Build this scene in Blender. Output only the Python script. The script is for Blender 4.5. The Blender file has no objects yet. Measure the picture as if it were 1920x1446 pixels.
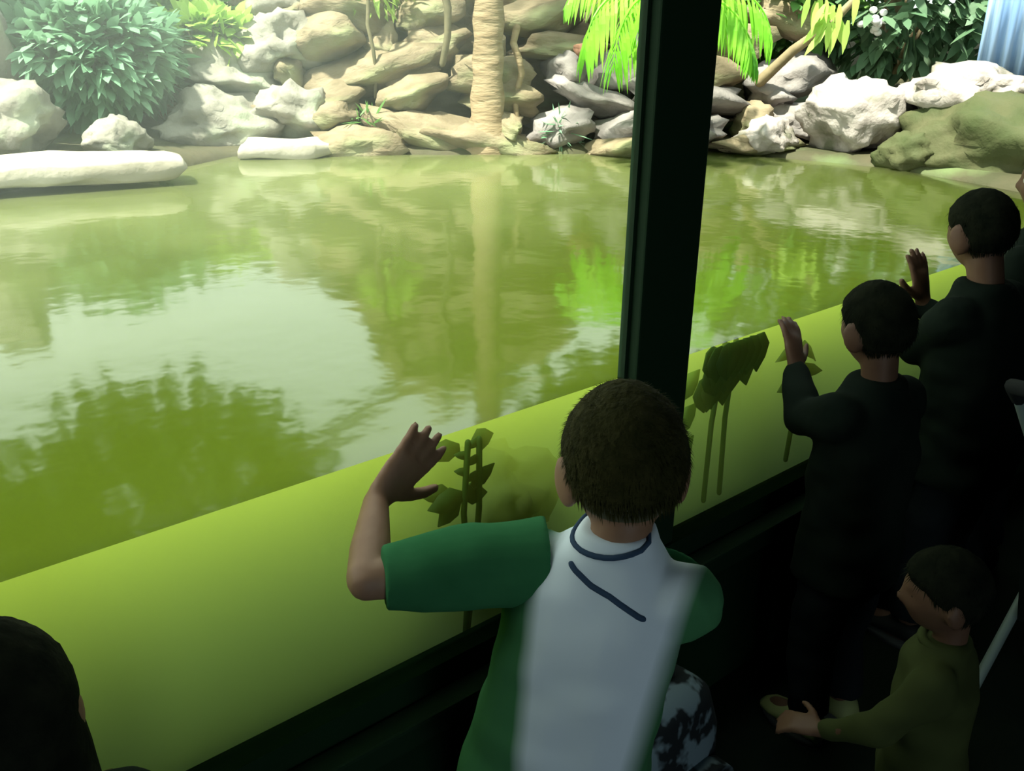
import bpy, bmesh, math, random
from mathutils import Vector, Matrix, noise, Euler
from mathutils.bvhtree import BVHTree

# ------------------------------------------------------------------ camera, sky, sun, exposure
S = bpy.context.scene
COL = S.collection
rad = math.radians
cam_d = bpy.data.cameras.new('camera'); cam = bpy.data.objects.new('camera', cam_d); COL.objects.link(cam)
cam_d.sensor_width = 36.0; cam_d.lens = 1718.0 / 1920.0 * 36.0; cam_d.clip_start = 0.02
cam.location = (0, -1.1, 1.55)
_az, _p, _roll = rad(49), rad(21.9), rad(0.9)
_F = Vector((math.cos(_az) * math.cos(_p), math.sin(_az) * math.cos(_p), -math.sin(_p)))
_R = Vector((math.sin(_az), -math.cos(_az), 0)); _U = _R.cross(_F)
_R2 = _R * math.cos(_roll) + _U * math.sin(_roll); _U2 = -_R * math.sin(_roll) + _U * math.cos(_roll)
cam.rotation_euler = Matrix((_R2, _U2, -_F)).transposed().to_euler()
S.camera = cam

w = bpy.data.worlds.new('sky'); S.world = w; w.use_nodes = True
wb = w.node_tree.nodes['Background']; wb.inputs[0].default_value = (0.90, 0.98, 0.94, 1); wb.inputs[1].default_value = 2.7
sun_d = bpy.data.lights.new('sun', 'SUN'); sun_d.energy = 15.0; sun_d.angle = rad(3); sun_d.color = (1.0, 0.95, 0.84)
sun = bpy.data.objects.new('sun', sun_d); COL.objects.link(sun)
sun.rotation_euler = Vector((0.50, 0.012, -1.0)).to_track_quat('-Z', 'Y').to_euler()
# unseen area lamp added in the rear doorway for the cool light from behind
dl = bpy.data.lights.new('added_doorway_lamp', 'AREA'); dl.shape = 'RECTANGLE'; dl.size = 0.9; dl.size_y = 1.9; dl.energy = 20; dl.color = (0.74, 0.92, 1.0)
dlo = bpy.data.objects.new('added_doorway_lamp', dl); COL.objects.link(dlo)
dlo.location = (-0.6, -3.27, 1.05); dlo.rotation_euler = Vector((0, 1, -0.02)).to_track_quat('-Z', 'Z').to_euler()
vs = S.view_settings
vs.view_transform = 'Standard'; vs.look = 'None'; vs.gamma = 1; vs.use_curve_mapping = False; vs.exposure = 0.0
S.cycles.volume_bounces = 2

# ------------------------------------------------------------------ materials
def nodes_of(name):
    m = bpy.data.materials.new(name); m.use_nodes = True
    nt = m.node_tree
    return m, nt, nt.nodes['Principled BSDF'], nt.nodes['Material Output']

def mat(name, c1, c2=None, scale=8, rough=0.8, bump=0.0, detail=6, lo=0.35, hi=0.65, spec=0.3, translucent=0.0, coords='Object', stretch=(1, 1, 1), bscale=None, c3=None, c3scale=2.0, c3lo=0.55, c3hi=0.7):
    m, nt, b, out = nodes_of(name)
    b.inputs['Roughness'].default_value = rough
    b.inputs['Specular IOR Level'].default_value = spec
    b.inputs['Base Color'].default_value = (*c1, 1)
    if c2 or bump:
        tc = nt.nodes.new('ShaderNodeTexCoord'); mp = nt.nodes.new('ShaderNodeMapping'); mp.inputs['Scale'].default_value = stretch
        nt.links.new(tc.outputs[coords], mp.inputs[0])
        n = nt.nodes.new('ShaderNodeTexNoise'); n.inputs['Scale'].default_value = scale; n.inputs['Detail'].default_value = detail
        nt.links.new(mp.outputs[0], n.inputs['Vector'])
    if c2:
        r = nt.nodes.new('ShaderNodeValToRGB'); r.color_ramp.elements[0].position = lo; r.color_ramp.elements[1].position = hi
        r.color_ramp.elements[0].color = (*c1, 1); r.color_ramp.elements[1].color = (*c2, 1)
        nt.links.new(n.outputs['Fac'], r.inputs[0]); col = r.outputs[0]
        if c3:
            n3 = nt.nodes.new('ShaderNodeTexNoise'); n3.inputs['Scale'].default_value = c3scale; n3.inputs['Detail'].default_value = 5
            nt.links.new(mp.outputs[0], n3.inputs['Vector'])
            mr = nt.nodes.new('ShaderNodeMapRange'); mr.inputs[1].default_value = c3lo; mr.inputs[2].default_value = c3hi
            nt.links.new(n3.outputs['Fac'], mr.inputs[0])
            mx = nt.nodes.new('ShaderNodeMixRGB'); mx.inputs[2].default_value = (*c3, 1)
            nt.links.new(mr.outputs[0], mx.inputs[0]); nt.links.new(col, mx.inputs[1]); col = mx.outputs[0]
        nt.links.new(col, b.inputs['Base Color'])
    if bump:
        nb = n
        if bscale:
            nb = nt.nodes.new('ShaderNodeTexNoise'); nb.inputs['Scale'].default_value = bscale; nb.inputs['Detail'].default_value = 8
            nt.links.new(mp.outputs[0], nb.inputs['Vector'])
        bp = nt.nodes.new('ShaderNodeBump'); bp.inputs['Strength'].default_value = bump; bp.inputs['Distance'].default_value = 0.02
        nt.links.new(nb.outputs['Fac'], bp.inputs['Height']); nt.links.new(bp.outputs[0], b.inputs['Normal'])
    if translucent:
        t = nt.nodes.new('ShaderNodeBsdfTranslucent'); ms = nt.nodes.new('ShaderNodeMixShader'); ms.inputs[0].default_value = translucent
        if c2: nt.links.new(col, t.inputs[0])
        else: t.inputs[0].default_value = (*c1, 1)
        nt.links.new(b.outputs[0], ms.inputs[1]); nt.links.new(t.outputs[0], ms.inputs[2]); nt.links.new(ms.outputs[0], out.inputs[0])
    return m

def glass_mat(name, tint, ior, front_only_top=False, gloss_rough=0.0, ripple=0.0, vol=None, aniso=-0.3):
    m, nt, b, out = nodes_of(name); nt.nodes.remove(b)
    tr = nt.nodes.new('ShaderNodeBsdfTransparent'); tr.inputs[0].default_value = (*tint, 1)
    gl = nt.nodes.new('ShaderNodeBsdfGlossy'); gl.inputs['Roughness'].default_value = gloss_rough
    fr = nt.nodes.new('ShaderNodeFresnel'); fr.inputs[0].default_value = ior
    gb = nt.nodes.new('ShaderNodeNewGeometry'); mi = nt.nodes.new('ShaderNodeMapRange')     # rays are not bent here, so both sides mirror alike
    mi.inputs[3].default_value = ior; mi.inputs[4].default_value = 1 / ior
    nt.links.new(gb.outputs['Backfacing'], mi.inputs[0]); nt.links.new(mi.outputs[0], fr.inputs[0])
    ms = nt.nodes.new('ShaderNodeMixShader')
    nt.links.new(tr.outputs[0], ms.inputs[1]); nt.links.new(gl.outputs[0], ms.inputs[2]); nt.links.new(fr.outputs[0], ms.inputs[0])
    surf = ms.outputs[0]
    if ripple:
        tc = nt.nodes.new('ShaderNodeTexCoord')
        n = nt.nodes.new('ShaderNodeTexNoise'); n.inputs['Scale'].default_value = 3.0; n.inputs['Detail'].default_value = 3
        n2 = nt.nodes.new('ShaderNodeTexNoise'); n2.inputs['Scale'].default_value = 14.0; n2.inputs['Detail'].default_value = 2
        ad = nt.nodes.new('ShaderNodeMath'); ad.operation = 'MULTIPLY_ADD'; ad.inputs[1].default_value = 0.18
        bp = nt.nodes.new('ShaderNodeBump'); bp.inputs['Strength'].default_value = ripple; bp.inputs['Distance'].default_value = 0.02
        nt.links.new(tc.outputs['Object'], n.inputs['Vector']); nt.links.new(tc.outputs['Object'], n2.inputs['Vector'])
        nt.links.new(n2.outputs['Fac'], ad.inputs[0]); nt.links.new(n.outputs['Fac'], ad.inputs[2])
        nt.links.new(ad.outputs[0], bp.inputs['Height'])
        nt.links.new(bp.outputs[0], gl.inputs['Normal']); nt.links.new(bp.outputs[0], fr.inputs['Normal'])
    if front_only_top:      # only the open surface mirrors; the sides lie against glass and rock of like index
        g = nt.nodes.new('ShaderNodeNewGeometry'); sp = nt.nodes.new('ShaderNodeSeparateXYZ')
        nt.links.new(g.outputs['True Normal'], sp.inputs[0])
        ab = nt.nodes.new('ShaderNodeMath'); ab.operation = 'ABSOLUTE'; nt.links.new(sp.outputs[2], ab.inputs[0])
        gt = nt.nodes.new('ShaderNodeMath'); gt.operation = 'GREATER_THAN'; gt.inputs[1].default_value = 0.5
        nt.links.new(ab.outputs[0], gt.inputs[0])
        t2 = nt.nodes.new('ShaderNodeBsdfTransparent')
        m2 = nt.nodes.new('ShaderNodeMixShader')
        nt.links.new(gt.outputs[0], m2.inputs[0]); nt.links.new(t2.outputs[0], m2.inputs[1]); nt.links.new(surf, m2.inputs[2])
        surf = m2.outputs[0]
    if ripple:      # pale reflected brightness painted in as diffuse colour, growing towards the far shore
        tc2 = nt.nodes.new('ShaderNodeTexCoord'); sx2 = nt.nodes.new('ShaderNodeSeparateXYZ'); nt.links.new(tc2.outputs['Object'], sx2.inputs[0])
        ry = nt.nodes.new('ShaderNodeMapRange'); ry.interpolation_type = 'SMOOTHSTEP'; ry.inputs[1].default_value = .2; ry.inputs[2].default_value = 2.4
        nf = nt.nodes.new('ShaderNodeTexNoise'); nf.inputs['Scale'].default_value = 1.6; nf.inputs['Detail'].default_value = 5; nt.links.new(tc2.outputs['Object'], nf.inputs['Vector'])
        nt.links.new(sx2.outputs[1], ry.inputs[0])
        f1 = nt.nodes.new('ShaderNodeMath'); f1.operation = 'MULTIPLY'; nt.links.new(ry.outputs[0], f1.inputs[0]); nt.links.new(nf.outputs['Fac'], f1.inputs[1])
        f2 = nt.nodes.new('ShaderNodeMath'); f2.operation = 'MULTIPLY'; f2.inputs[1].default_value = SHEEN; nt.links.new(f1.outputs[0], f2.inputs[0])
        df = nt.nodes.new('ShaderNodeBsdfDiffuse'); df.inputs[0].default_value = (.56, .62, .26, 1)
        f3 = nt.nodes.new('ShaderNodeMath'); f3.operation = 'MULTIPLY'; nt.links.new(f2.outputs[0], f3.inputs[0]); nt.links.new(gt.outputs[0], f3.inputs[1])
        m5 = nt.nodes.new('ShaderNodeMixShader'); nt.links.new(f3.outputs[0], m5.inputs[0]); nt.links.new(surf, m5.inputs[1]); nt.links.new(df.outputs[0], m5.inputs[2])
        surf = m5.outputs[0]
    nt.links.new(surf, out.inputs['Surface'])
    if vol:
        sc_c, sc_d, ab_c, ab_d = vol
        vsn = nt.nodes.new('ShaderNodeVolumeScatter'); vsn.inputs['Color'].default_value = (*sc_c, 1); vsn.inputs['Density'].default_value = sc_d; vsn.inputs['Anisotropy'].default_value = aniso
        van = nt.nodes.new('ShaderNodeVolumeAbsorption'); van.inputs['Color'].default_value = (*ab_c, 1); van.inputs['Density'].default_value = ab_d
        asn = nt.nodes.new('ShaderNodeAddShader')
        nt.links.new(vsn.outputs[0], asn.inputs[0]); nt.links.new(van.outputs[0], asn.inputs[1]); nt.links.new(asn.outputs[0], out.inputs['Volume'])
    return m

M = {}
SHEEN = .17
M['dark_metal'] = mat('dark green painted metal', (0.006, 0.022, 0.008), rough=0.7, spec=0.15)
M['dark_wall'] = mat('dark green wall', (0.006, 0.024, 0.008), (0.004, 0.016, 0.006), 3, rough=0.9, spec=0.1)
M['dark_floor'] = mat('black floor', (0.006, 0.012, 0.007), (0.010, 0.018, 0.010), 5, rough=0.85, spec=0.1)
M['gasket'] = mat('pale gasket', (0.30, 0.38, 0.24), rough=0.6)
M['pane'] = glass_mat('clear glass', (0.96, 0.99, 0.95), 1.12)
def glare_pane():     # the same glass with pale glare painted into its upper left part
    m = glass_mat('glass with painted glare', (0.96, 0.99, 0.95), 1.12); nt = m.node_tree; N = nt.nodes; out = N['Material Output']
    src = out.inputs['Surface'].links[0].from_socket
    tc = N.new('ShaderNodeTexCoord'); sp = N.new('ShaderNodeSeparateXYZ'); nt.links.new(tc.outputs['Object'], sp.inputs[0])
    rz_ = N.new('ShaderNodeMapRange'); rz_.interpolation_type = 'SMOOTHSTEP'; rz_.inputs[1].default_value = .58; rz_.inputs[2].default_value = 1.08; nt.links.new(sp.outputs[2], rz_.inputs[0])
    rx_ = N.new('ShaderNodeMapRange'); rx_.interpolation_type = 'SMOOTHSTEP'; rx_.inputs[1].default_value = 1.25; rx_.inputs[2].default_value = .45; nt.links.new(sp.outputs[0], rx_.inputs[0])
    no = N.new('ShaderNodeTexNoise'); no.inputs['Scale'].default_value = 5; no.inputs['Detail'].default_value = 4; nt.links.new(tc.outputs['Object'], no.inputs['Vector'])
    m1 = N.new('ShaderNodeMath'); m1.operation = 'MULTIPLY'; nt.links.new(rz_.outputs[0], m1.inputs[0]); nt.links.new(rx_.outputs[0], m1.inputs[1])
    m2 = N.new('ShaderNodeMath'); m2.operation = 'MULTIPLY'; nt.links.new(m1.outputs[0], m2.inputs[0]); nt.links.new(no.outputs['Fac'], m2.inputs[1])
    m3 = N.new('ShaderNodeMath'); m3.operation = 'MULTIPLY'; m3.inputs[1].default_value = GLARE; nt.links.new(m2.outputs[0], m3.inputs[0])
    t = N.new('ShaderNodeBsdfTranslucent'); t.inputs[0].default_value = (.9, .95, .9, 1)
    ms = N.new('ShaderNodeMixShader'); nt.links.new(m3.outputs[0], ms.inputs[0]); nt.links.new(src, ms.inputs[1]); nt.links.new(t.outputs[0], ms.inputs[2]); nt.links.new(ms.outputs[0], out.inputs['Surface'])
    return m
GLARE = .17
M['glare_glass'] = glare_pane()
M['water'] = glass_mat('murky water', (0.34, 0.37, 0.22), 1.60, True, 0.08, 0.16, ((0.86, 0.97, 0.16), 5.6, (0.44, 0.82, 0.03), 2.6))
M['pool_floor'] = mat('algae concrete', (0.16, 0.22, 0.03), (0.26, 0.30, 0.06), 4, bump=0.3)
M['bank'] = mat('soil and moss', (0.075, 0.065, 0.036), (0.05, 0.052, 0.025), 4, bump=0.6, bscale=14, c3=(0.14, 0.20, 0.08), c3scale=1.6)
M['pale_rock'] = mat('pale limestone', (0.29, 0.275, 0.235), (0.17, 0.16, 0.13), 6, bump=1.0, bscale=11, c3=(0.40, 0.47, 0.33), c3scale=2.2, c3lo=0.58, c3hi=0.74)
M['white_rock'] = mat('white limestone', (0.43, 0.385, 0.365), (0.24, 0.205, 0.19), 7, bump=1.0, bscale=13, c3=(0.13, 0.13, 0.09), c3scale=6.0, c3lo=0.55, c3hi=0.66)
M['brown_rock'] = mat('tan rock', (0.25, 0.20, 0.13), (0.14, 0.11, 0.065), 6, bump=1.0, bscale=11, stretch=(1, 1, 2.2), c3=(0.25, 0.27, 0.14), c3scale=2.0, c3lo=0.55, c3hi=0.7)
M['pink_rock'] = mat('pinkish grey rock', (0.28, 0.25, 0.24), (0.16, 0.145, 0.14), 6, bump=1.0, bscale=12)
M['red_rock'] = mat('rusty rock', (0.36, 0.19, 0.12), (0.24, 0.12, 0.08), 6, bump=0.6)
M['moss_rock'] = mat('mossy rock', (0.050, 0.065, 0.022), (0.085, 0.085, 0.04), 4, bump=0.8, bscale=12, c3=(0.03, 0.05, 0.014), c3scale=2.5)
M['wet_rock'] = mat('submerged rock', (0.10, 0.15, 0.03), (0.16, 0.19, 0.05), 5, bump=0.5)
M['slab'] = mat('cream slab', (0.50, 0.46, 0.39), (0.33, 0.30, 0.24), 6, bump=0.5, bscale=12)
M['bark'] = mat('tan palm bark', (0.34, 0.26, 0.16), (0.22, 0.16, 0.09), 7, bump=0.9, stretch=(1, 1, 4))
M['root'] = mat('dark root', (0.20, 0.17, 0.10), (0.12, 0.11, 0.06), 10, bump=0.6)
M['twig'] = mat('brown branch', (0.28, 0.22, 0.13), (0.18, 0.14, 0.08), 10, bump=0.5)
M['leaf_blue'] = mat('blue green leaf', (0.16, 0.34, 0.20), (0.28, 0.48, 0.31), 3, rough=0.5, translucent=0.35)
M['leaf_mid'] = mat('mid green leaf', (0.10, 0.26, 0.07), (0.20, 0.38, 0.10), 3, rough=0.5, translucent=0.35)
M['leaf_lime'] = mat('lime leaf', (0.32, 0.52, 0.10), (0.46, 0.66, 0.16), 4, rough=0.5, translucent=0.4)
M['leaf_teal'] = mat('teal leaf', (0.10, 0.20, 0.11), (0.17, 0.26, 0.15), 3, rough=0.5, translucent=0.3)
M['frond'] = mat('fresh palm frond', (0.20, 0.58, 0.04), (0.36, 0.72, 0.08), 5, rough=0.4, translucent=0.5)
M['frond_dark'] = mat('green palm frond', (0.10, 0.36, 0.03), (0.20, 0.48, 0.05), 5, rough=0.4, translucent=0.45)
M['waterweed'] = mat('dark waterweed', (0.012, 0.07, 0.012), (0.03, 0.11, 0.02), 6, rough=0.6, translucent=0.15)
M['pale_weed'] = mat('pale waterweed', (0.30, 0.50, 0.10), (0.16, 0.34, 0.06), 8, rough=0.6, translucent=0.4)
M['blossom'] = mat('white blossom', (0.85, 0.83, 0.85), rough=0.7)
M['blue_sheet'] = mat('pale blue sheet', (0.55, 0.72, 0.95), (0.28, 0.46, 0.78), 4, rough=0.6, stretch=(8, 8, 0.4), lo=0.3, hi=0.6)
M['skin'] = mat('skin', (0.27, 0.155, 0.095), (0.22, 0.12, 0.07), 12, rough=0.55)
M['skin_dark'] = mat('brown skin', (0.13, 0.07, 0.04), (0.10, 0.05, 0.03), 12, rough=0.55)
M['hair_brown'] = mat('short brown hair', (0.018, 0.019, 0.004), (0.034, 0.033, 0.009), 40, rough=0.85, spec=0.08, bump=0.5, bscale=120)
M['hair_fade'] = mat('clipped hair', (0.07, 0.07, 0.035), rough=0.7)
M['hair_black'] = mat('black hair', (0.006, 0.008, 0.005), (0.012, 0.014, 0.008), 30, rough=0.9, bump=0.4, spec=0.02)
M['white'] = mat('eye white', (0.40, 0.38, 0.34), rough=0.3)
M['iris'] = mat('iris', (0.04, 0.025, 0.015), rough=0.2)
M['shirt_trim'] = mat('navy trim', (0.03, 0.06, 0.11), rough=0.9)
M['black_cloth'] = mat('black cloth', (0.006, 0.010, 0.007), (0.009, 0.014, 0.010), 8, rough=0.95, spec=0.05)
M['dark_trouser'] = mat('dark trousers', (0.008, 0.011, 0.012), (0.012, 0.016, 0.017), 8, rough=0.95, spec=0.05)
M['olive_coat'] = mat('olive coat', (0.055, 0.07, 0.022), (0.04, 0.05, 0.016), 6, rough=0.9, spec=0.1)
M['green_sleeve'] = mat('bottle green sleeve', (0.035, 0.15, 0.06), (0.025, 0.12, 0.045), 9, rough=0.95, spec=0.05, bump=0.15)
M['shoe'] = mat('olive shoe', (0.28, 0.32, 0.12), rough=0.7)
M['shoe_black'] = mat('black shoe', (0.01, 0.012, 0.01), rough=0.6)
M['sole'] = mat('rubber sole', (0.05, 0.055, 0.05), rough=0.8)
M['tube'] = mat('grey tube', (0.22, 0.28, 0.25), rough=0.45)
M['bag'] = mat('blotchy black and grey fabric', (0.010, 0.014, 0.016), (0.16, 0.22, 0.25), 14, rough=0.9, lo=0.50, hi=0.56, detail=3)
M['strap'] = mat('black strap', (0.012, 0.014, 0.014), rough=0.9)

def shirt_mat():        # pale back and front panel, fading to bottle green at the sides (split by the body's own left-right axis)
    m, nt, b, out = nodes_of('pale grey tee with green sides')
    b.inputs['Roughness'].default_value = 0.95; b.inputs['Specular IOR Level'].default_value = 0.1
    at = nt.nodes.new('ShaderNodeAttribute'); at.attribute_name = 'panel'
    r = nt.nodes.new('ShaderNodeValToRGB'); r.color_ramp.elements[0].position = 0.38; r.color_ramp.elements[1].position = 0.62
    r.color_ramp.elements[0].color = (0.66, 0.74, 0.80, 1); r.color_ramp.elements[1].color = (0.05, 0.17, 0.07, 1)
    nt.links.new(at.outputs['Fac'], r.inputs[0]); nt.links.new(r.outputs[0], b.inputs['Base Color'])
    return m
M['shirt'] = shirt_mat()

# ------------------------------------------------------------------ helpers
def tag(o, label=None, cat=None, group=None, kind=None):
    if label: o['label'] = label
    if cat: o['category'] = cat
    if group: o['group'] = group
    if kind: o['kind'] = kind
    return o

def empty(name, loc, rz=0):
    o = bpy.data.objects.new(name, None); COL.objects.link(o)
    o.location = loc; o.rotation_euler = (0, 0, rz); o.empty_display_size = 0.1
    return o

def link_mesh(name, me, material, parent=None):
    o = bpy.data.objects.new(name, me); COL.objects.link(o)
    if material is not None and not me.materials: me.materials.append(material)
    if parent: o.parent = parent
    return o

class MB:
    def __init__(s): s.v = []; s.f = []
    def add(s, vs_, fs):
        k = len(s.v); s.v += [tuple(v) for v in vs_]; s.f += [tuple(i + k for i in f) for f in fs]
    def box(s, x0, x1, y0, y1, z0, z1, bev=0.0):
        bm = bmesh.new(); bmesh.ops.create_cube(bm, size=1)
        for v in bm.verts: v.co = Vector((x0 + (v.co.x + .5) * (x1 - x0), y0 + (v.co.y + .5) * (y1 - y0), z0 + (v.co.z + .5) * (z1 - z0)))
        if bev: bmesh.ops.bevel(bm, geom=bm.edges[:], offset=bev, segments=2, affect='EDGES', profile=0.6)
        s.addbm(bm)
    def addbm(s, bm, mtx=None):
        bm.verts.index_update()
        s.add([(mtx @ v.co if mtx else v.co) for v in bm.verts], [[v.index for v in f.verts] for f in bm.faces]); bm.free()
    def loft(s, rings):
        n = len(rings[0]); vs_ = [p for r in rings for p in r]; fs = []
        for i in range(len(rings) - 1):
            for j in range(n):
                a, b = i * n + j, i * n + (j + 1) % n
                fs.append((a, b, b + n, a + n))
        fs.append(tuple(range(n - 1, -1, -1))); k = (len(rings) - 1) * n; fs.append(tuple(range(k, k + n)))
        s.add(vs_, fs)
    def tube(s, pts, radii, n=10, round_ends=True, flat=1.0, flat_axis=None):
        pts = [Vector(p) for p in pts]
        if not hasattr(radii, '__len__'): radii = [radii] * len(pts)
        radii = list(radii)
        if round_ends:
            d0 = (pts[0] - pts[1]).normalized(); d1 = (pts[-1] - pts[-2]).normalized(); r0, r1 = radii[0], radii[-1]
            pts = [pts[0] + d0 * r0 * .98, pts[0] + d0 * r0 * .7] + pts + [pts[-1] + d1 * r1 * .7, pts[-1] + d1 * r1 * .98]
            radii = [r0 * .25, r0 * .72] + radii + [r1 * .72, r1 * .25]
        t0 = (pts[1] - pts[0]).normalized()
        ref = Vector(flat_axis) if flat_axis is not None else (Vector((0, 0, 1)) if abs(t0.z) < .9 else Vector((1, 0, 0)))
        rings = []
        for i, p in enumerate(pts):
            t = ((pts[i + 1] - p) if i == 0 else (p - pts[i - 1]) if i == len(pts) - 1 else (pts[i + 1] - pts[i - 1])).normalized()
            u = (ref - t * ref.dot(t)).normalized(); v = t.cross(u)
            rings.append([p + (u * math.cos(a) * flat + v * math.sin(a)) * radii[i] for a in [2 * math.pi * k / n for k in range(n)]])
            ref = u
        s.loft(rings)
    def ellipsoid(s, c, r, seg=20, rings=12, rot=None):
        bm = bmesh.new(); bmesh.ops.create_uvsphere(bm, u_segments=seg, v_segments=rings, radius=1)
        mtx = Matrix.Translation(Vector(c)) @ (rot.to_4x4() if rot else Matrix.Identity(4)) @ Matrix.Diagonal((*r, 1))
        s.addbm(bm, mtx)
    def mesh(s, name, smooth=True):
        me = bpy.data.meshes.new(name); me.from_pydata(s.v, [], s.f); me.update()
        bm = bmesh.new(); bm.from_mesh(me); bmesh.ops.recalc_face_normals(bm, faces=bm.faces[:]); bm.to_mesh(me); bm.free()
        if smooth:
            for p in me.polygons: p.use_smooth = True
        return me
    def build(s, name, material, parent=None, smooth=True):
        return link_mesh(name, s.mesh(name, smooth), material, parent)

def remeshed(mb, voxel, smooth=4, fn=None):
    me = mb.mesh('tmp'); o = bpy.data.objects.new('tmp', me); COL.objects.link(o)
    r = o.modifiers.new('r', 'REMESH'); r.mode = 'VOXEL'; r.voxel_size = voxel; r.use_smooth_shade = True
    if smooth:
        sm = o.modifiers.new('s', 'SMOOTH'); sm.factor = 0.5; sm.iterations = smooth
    bpy.context.view_layer.update()
    dg = bpy.context.evaluated_depsgraph_get()
    out = bpy.data.meshes.new_from_object(o.evaluated_get(dg))
    bpy.data.objects.remove(o); bpy.data.meshes.remove(me)
    if fn:
        cn = [(v.co.copy(), n_.vector.copy()) for v, n_ in zip(out.vertices, out.vertex_normals)]
        out.vertices.foreach_set('co', [x for c, n_ in cn for x in fn(c, n_)]); out.update()
    for p in out.polygons: p.use_smooth = True
    return out

# ------------------------------------------------------------------ the gallery (structure)
def sbox(name, dims, m, bev=0.0, parent=None):
    b = MB(); b.box(*dims, bev); o = b.build(name, m, parent, smooth=False)
    if not parent: o['kind'] = 'structure'
    return o

WZ = 0.905          # water level
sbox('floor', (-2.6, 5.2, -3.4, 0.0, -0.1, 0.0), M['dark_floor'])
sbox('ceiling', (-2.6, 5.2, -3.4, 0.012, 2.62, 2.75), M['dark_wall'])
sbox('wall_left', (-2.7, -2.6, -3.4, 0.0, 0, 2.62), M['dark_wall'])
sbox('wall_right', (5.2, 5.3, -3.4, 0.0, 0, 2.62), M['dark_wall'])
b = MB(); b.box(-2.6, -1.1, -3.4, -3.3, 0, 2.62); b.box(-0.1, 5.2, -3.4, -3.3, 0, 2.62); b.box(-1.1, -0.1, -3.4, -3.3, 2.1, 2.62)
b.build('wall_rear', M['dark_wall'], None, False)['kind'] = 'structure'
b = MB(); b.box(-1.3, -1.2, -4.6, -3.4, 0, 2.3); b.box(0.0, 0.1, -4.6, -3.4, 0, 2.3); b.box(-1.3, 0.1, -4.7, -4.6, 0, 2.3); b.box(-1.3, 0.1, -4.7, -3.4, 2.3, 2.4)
b.build('wall_sky_block', M['dark_wall'], None, False)['kind'] = 'structure'      # unseen box added behind the doorway to keep the sky out
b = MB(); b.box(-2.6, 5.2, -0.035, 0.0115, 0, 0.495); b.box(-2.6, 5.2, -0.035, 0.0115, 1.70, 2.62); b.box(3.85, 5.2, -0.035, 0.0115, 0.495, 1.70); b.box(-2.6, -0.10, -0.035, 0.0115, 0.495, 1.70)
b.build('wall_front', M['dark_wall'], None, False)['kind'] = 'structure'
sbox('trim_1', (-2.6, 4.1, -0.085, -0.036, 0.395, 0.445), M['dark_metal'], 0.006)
# window: two mullioned bays, glass between the posts
win = empty('window_1', (0, 0, 0.495)); win['kind'] = 'structure'
def wpart(name, dims, m, bev=0.0):
    x0, x1, y0, y1, z0, z1 = dims
    b = MB(); b.box(x0, x1, y0, y1, z0 - .495, z1 - .495, bev); return b.build(name, m, win, False)
POSTS = [(-0.10, 0.06), (1.243, 1.40), (3.69, 3.85)]
for a, c in POSTS:
    wpart('post', (a, c, -0.030, 0.020, 0.496, 1.699), M['dark_metal'], 0.004)
for a, c in ((0.06, 1.243), (1.40, 3.69)):
    wpart('pane', (a + .001, c - .001, 0.0, 0.012, 0.497, 1.698), M['glare_glass' if a == 0.06 else 'pane'])
    wpart('gasket', (c - .008, c - .001, -0.006, 0.0, 0.497, 1.698), M['dark_metal'])
    wpart('gasket', (a + .001, a + .008, -0.006, -0.0005, 0.497, 1.698), M['gasket'])

# ------------------------------------------------------------------ the pool
SHORE = [(4.20, 0.115), (4.13, .41), (4.2, .71), (4.28, 1.11), (4.16, 1.5), (4.1, 1.96), (3.66, 2.2), (3.18, 2.42), (2.73, 2.72), (2.3, 3.02), (1.93, 3.18), (1.47, 2.95), (.82, 2.92), (.1, 2.9), (-.7, 2.85), (-1.5, 2.5), (-2.2, 1.5), (-2.5, 0.115)]
CEN = Vector((1.3, 0.3, 0))
def shore_pts(step=6):
    out = []
    for i in range(len(SHORE) - 1):
        a, c = Vector((*SHORE[i], 0)), Vector((*SHORE[i + 1], 0))
        for k in range(step):
            t = k / step; p = a.lerp(c, t); nn = noise.noise(p * 2.3) * 0.05 if 0 < i < len(SHORE) - 2 else 0
            d = (p - CEN).normalized(); out.append(p + d * nn)
    out.append(Vector((*SHORE[-1], 0))); return out
SP = shore_pts()
rows = [(-.02, 0.12), (0.0, .80), (.03, .91), (.10, .945), (.35, .965), (.8, 1.0), (1.2, 1.10), (1.7, 1.35), (2.3, 1.58), (3.2, 1.66), (7.5, 1.66)]
b = MB(); vs_ = []; n = len(rows)
for i, p in enumerate(SP):
    d = (p - CEN); d.z = 0; d.normalize()
    for k, (o, z) in enumerate(rows):
        q = p + d * o
        if i in (0, len(SP) - 1): q.y = max(q.y, 0.115) if abs(d.y) < .9 else q.y
        zz = z + (noise.fractal(Vector((q.x, q.y, 3)) * 1.6, 1, 2, 5) * .10 * min(1, o) if o > .05 else 0)
        vs_.append((q.x, max(q.y, .105), zz))
fs = [(i * n + k, i * n + k + 1, (i + 1) * n + k + 1, (i + 1) * n + k) for i in range(len(SP) - 1) for k in range(n - 1)]
b.add(vs_, fs); bank = b.build('pool_bank', M['bank']); bank['kind'] = 'structure'
sbox('pool_floor', (-2.7, 4.6, 0.0125, 3.6, 0.02, 0.15), M['pool_floor'])
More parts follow.
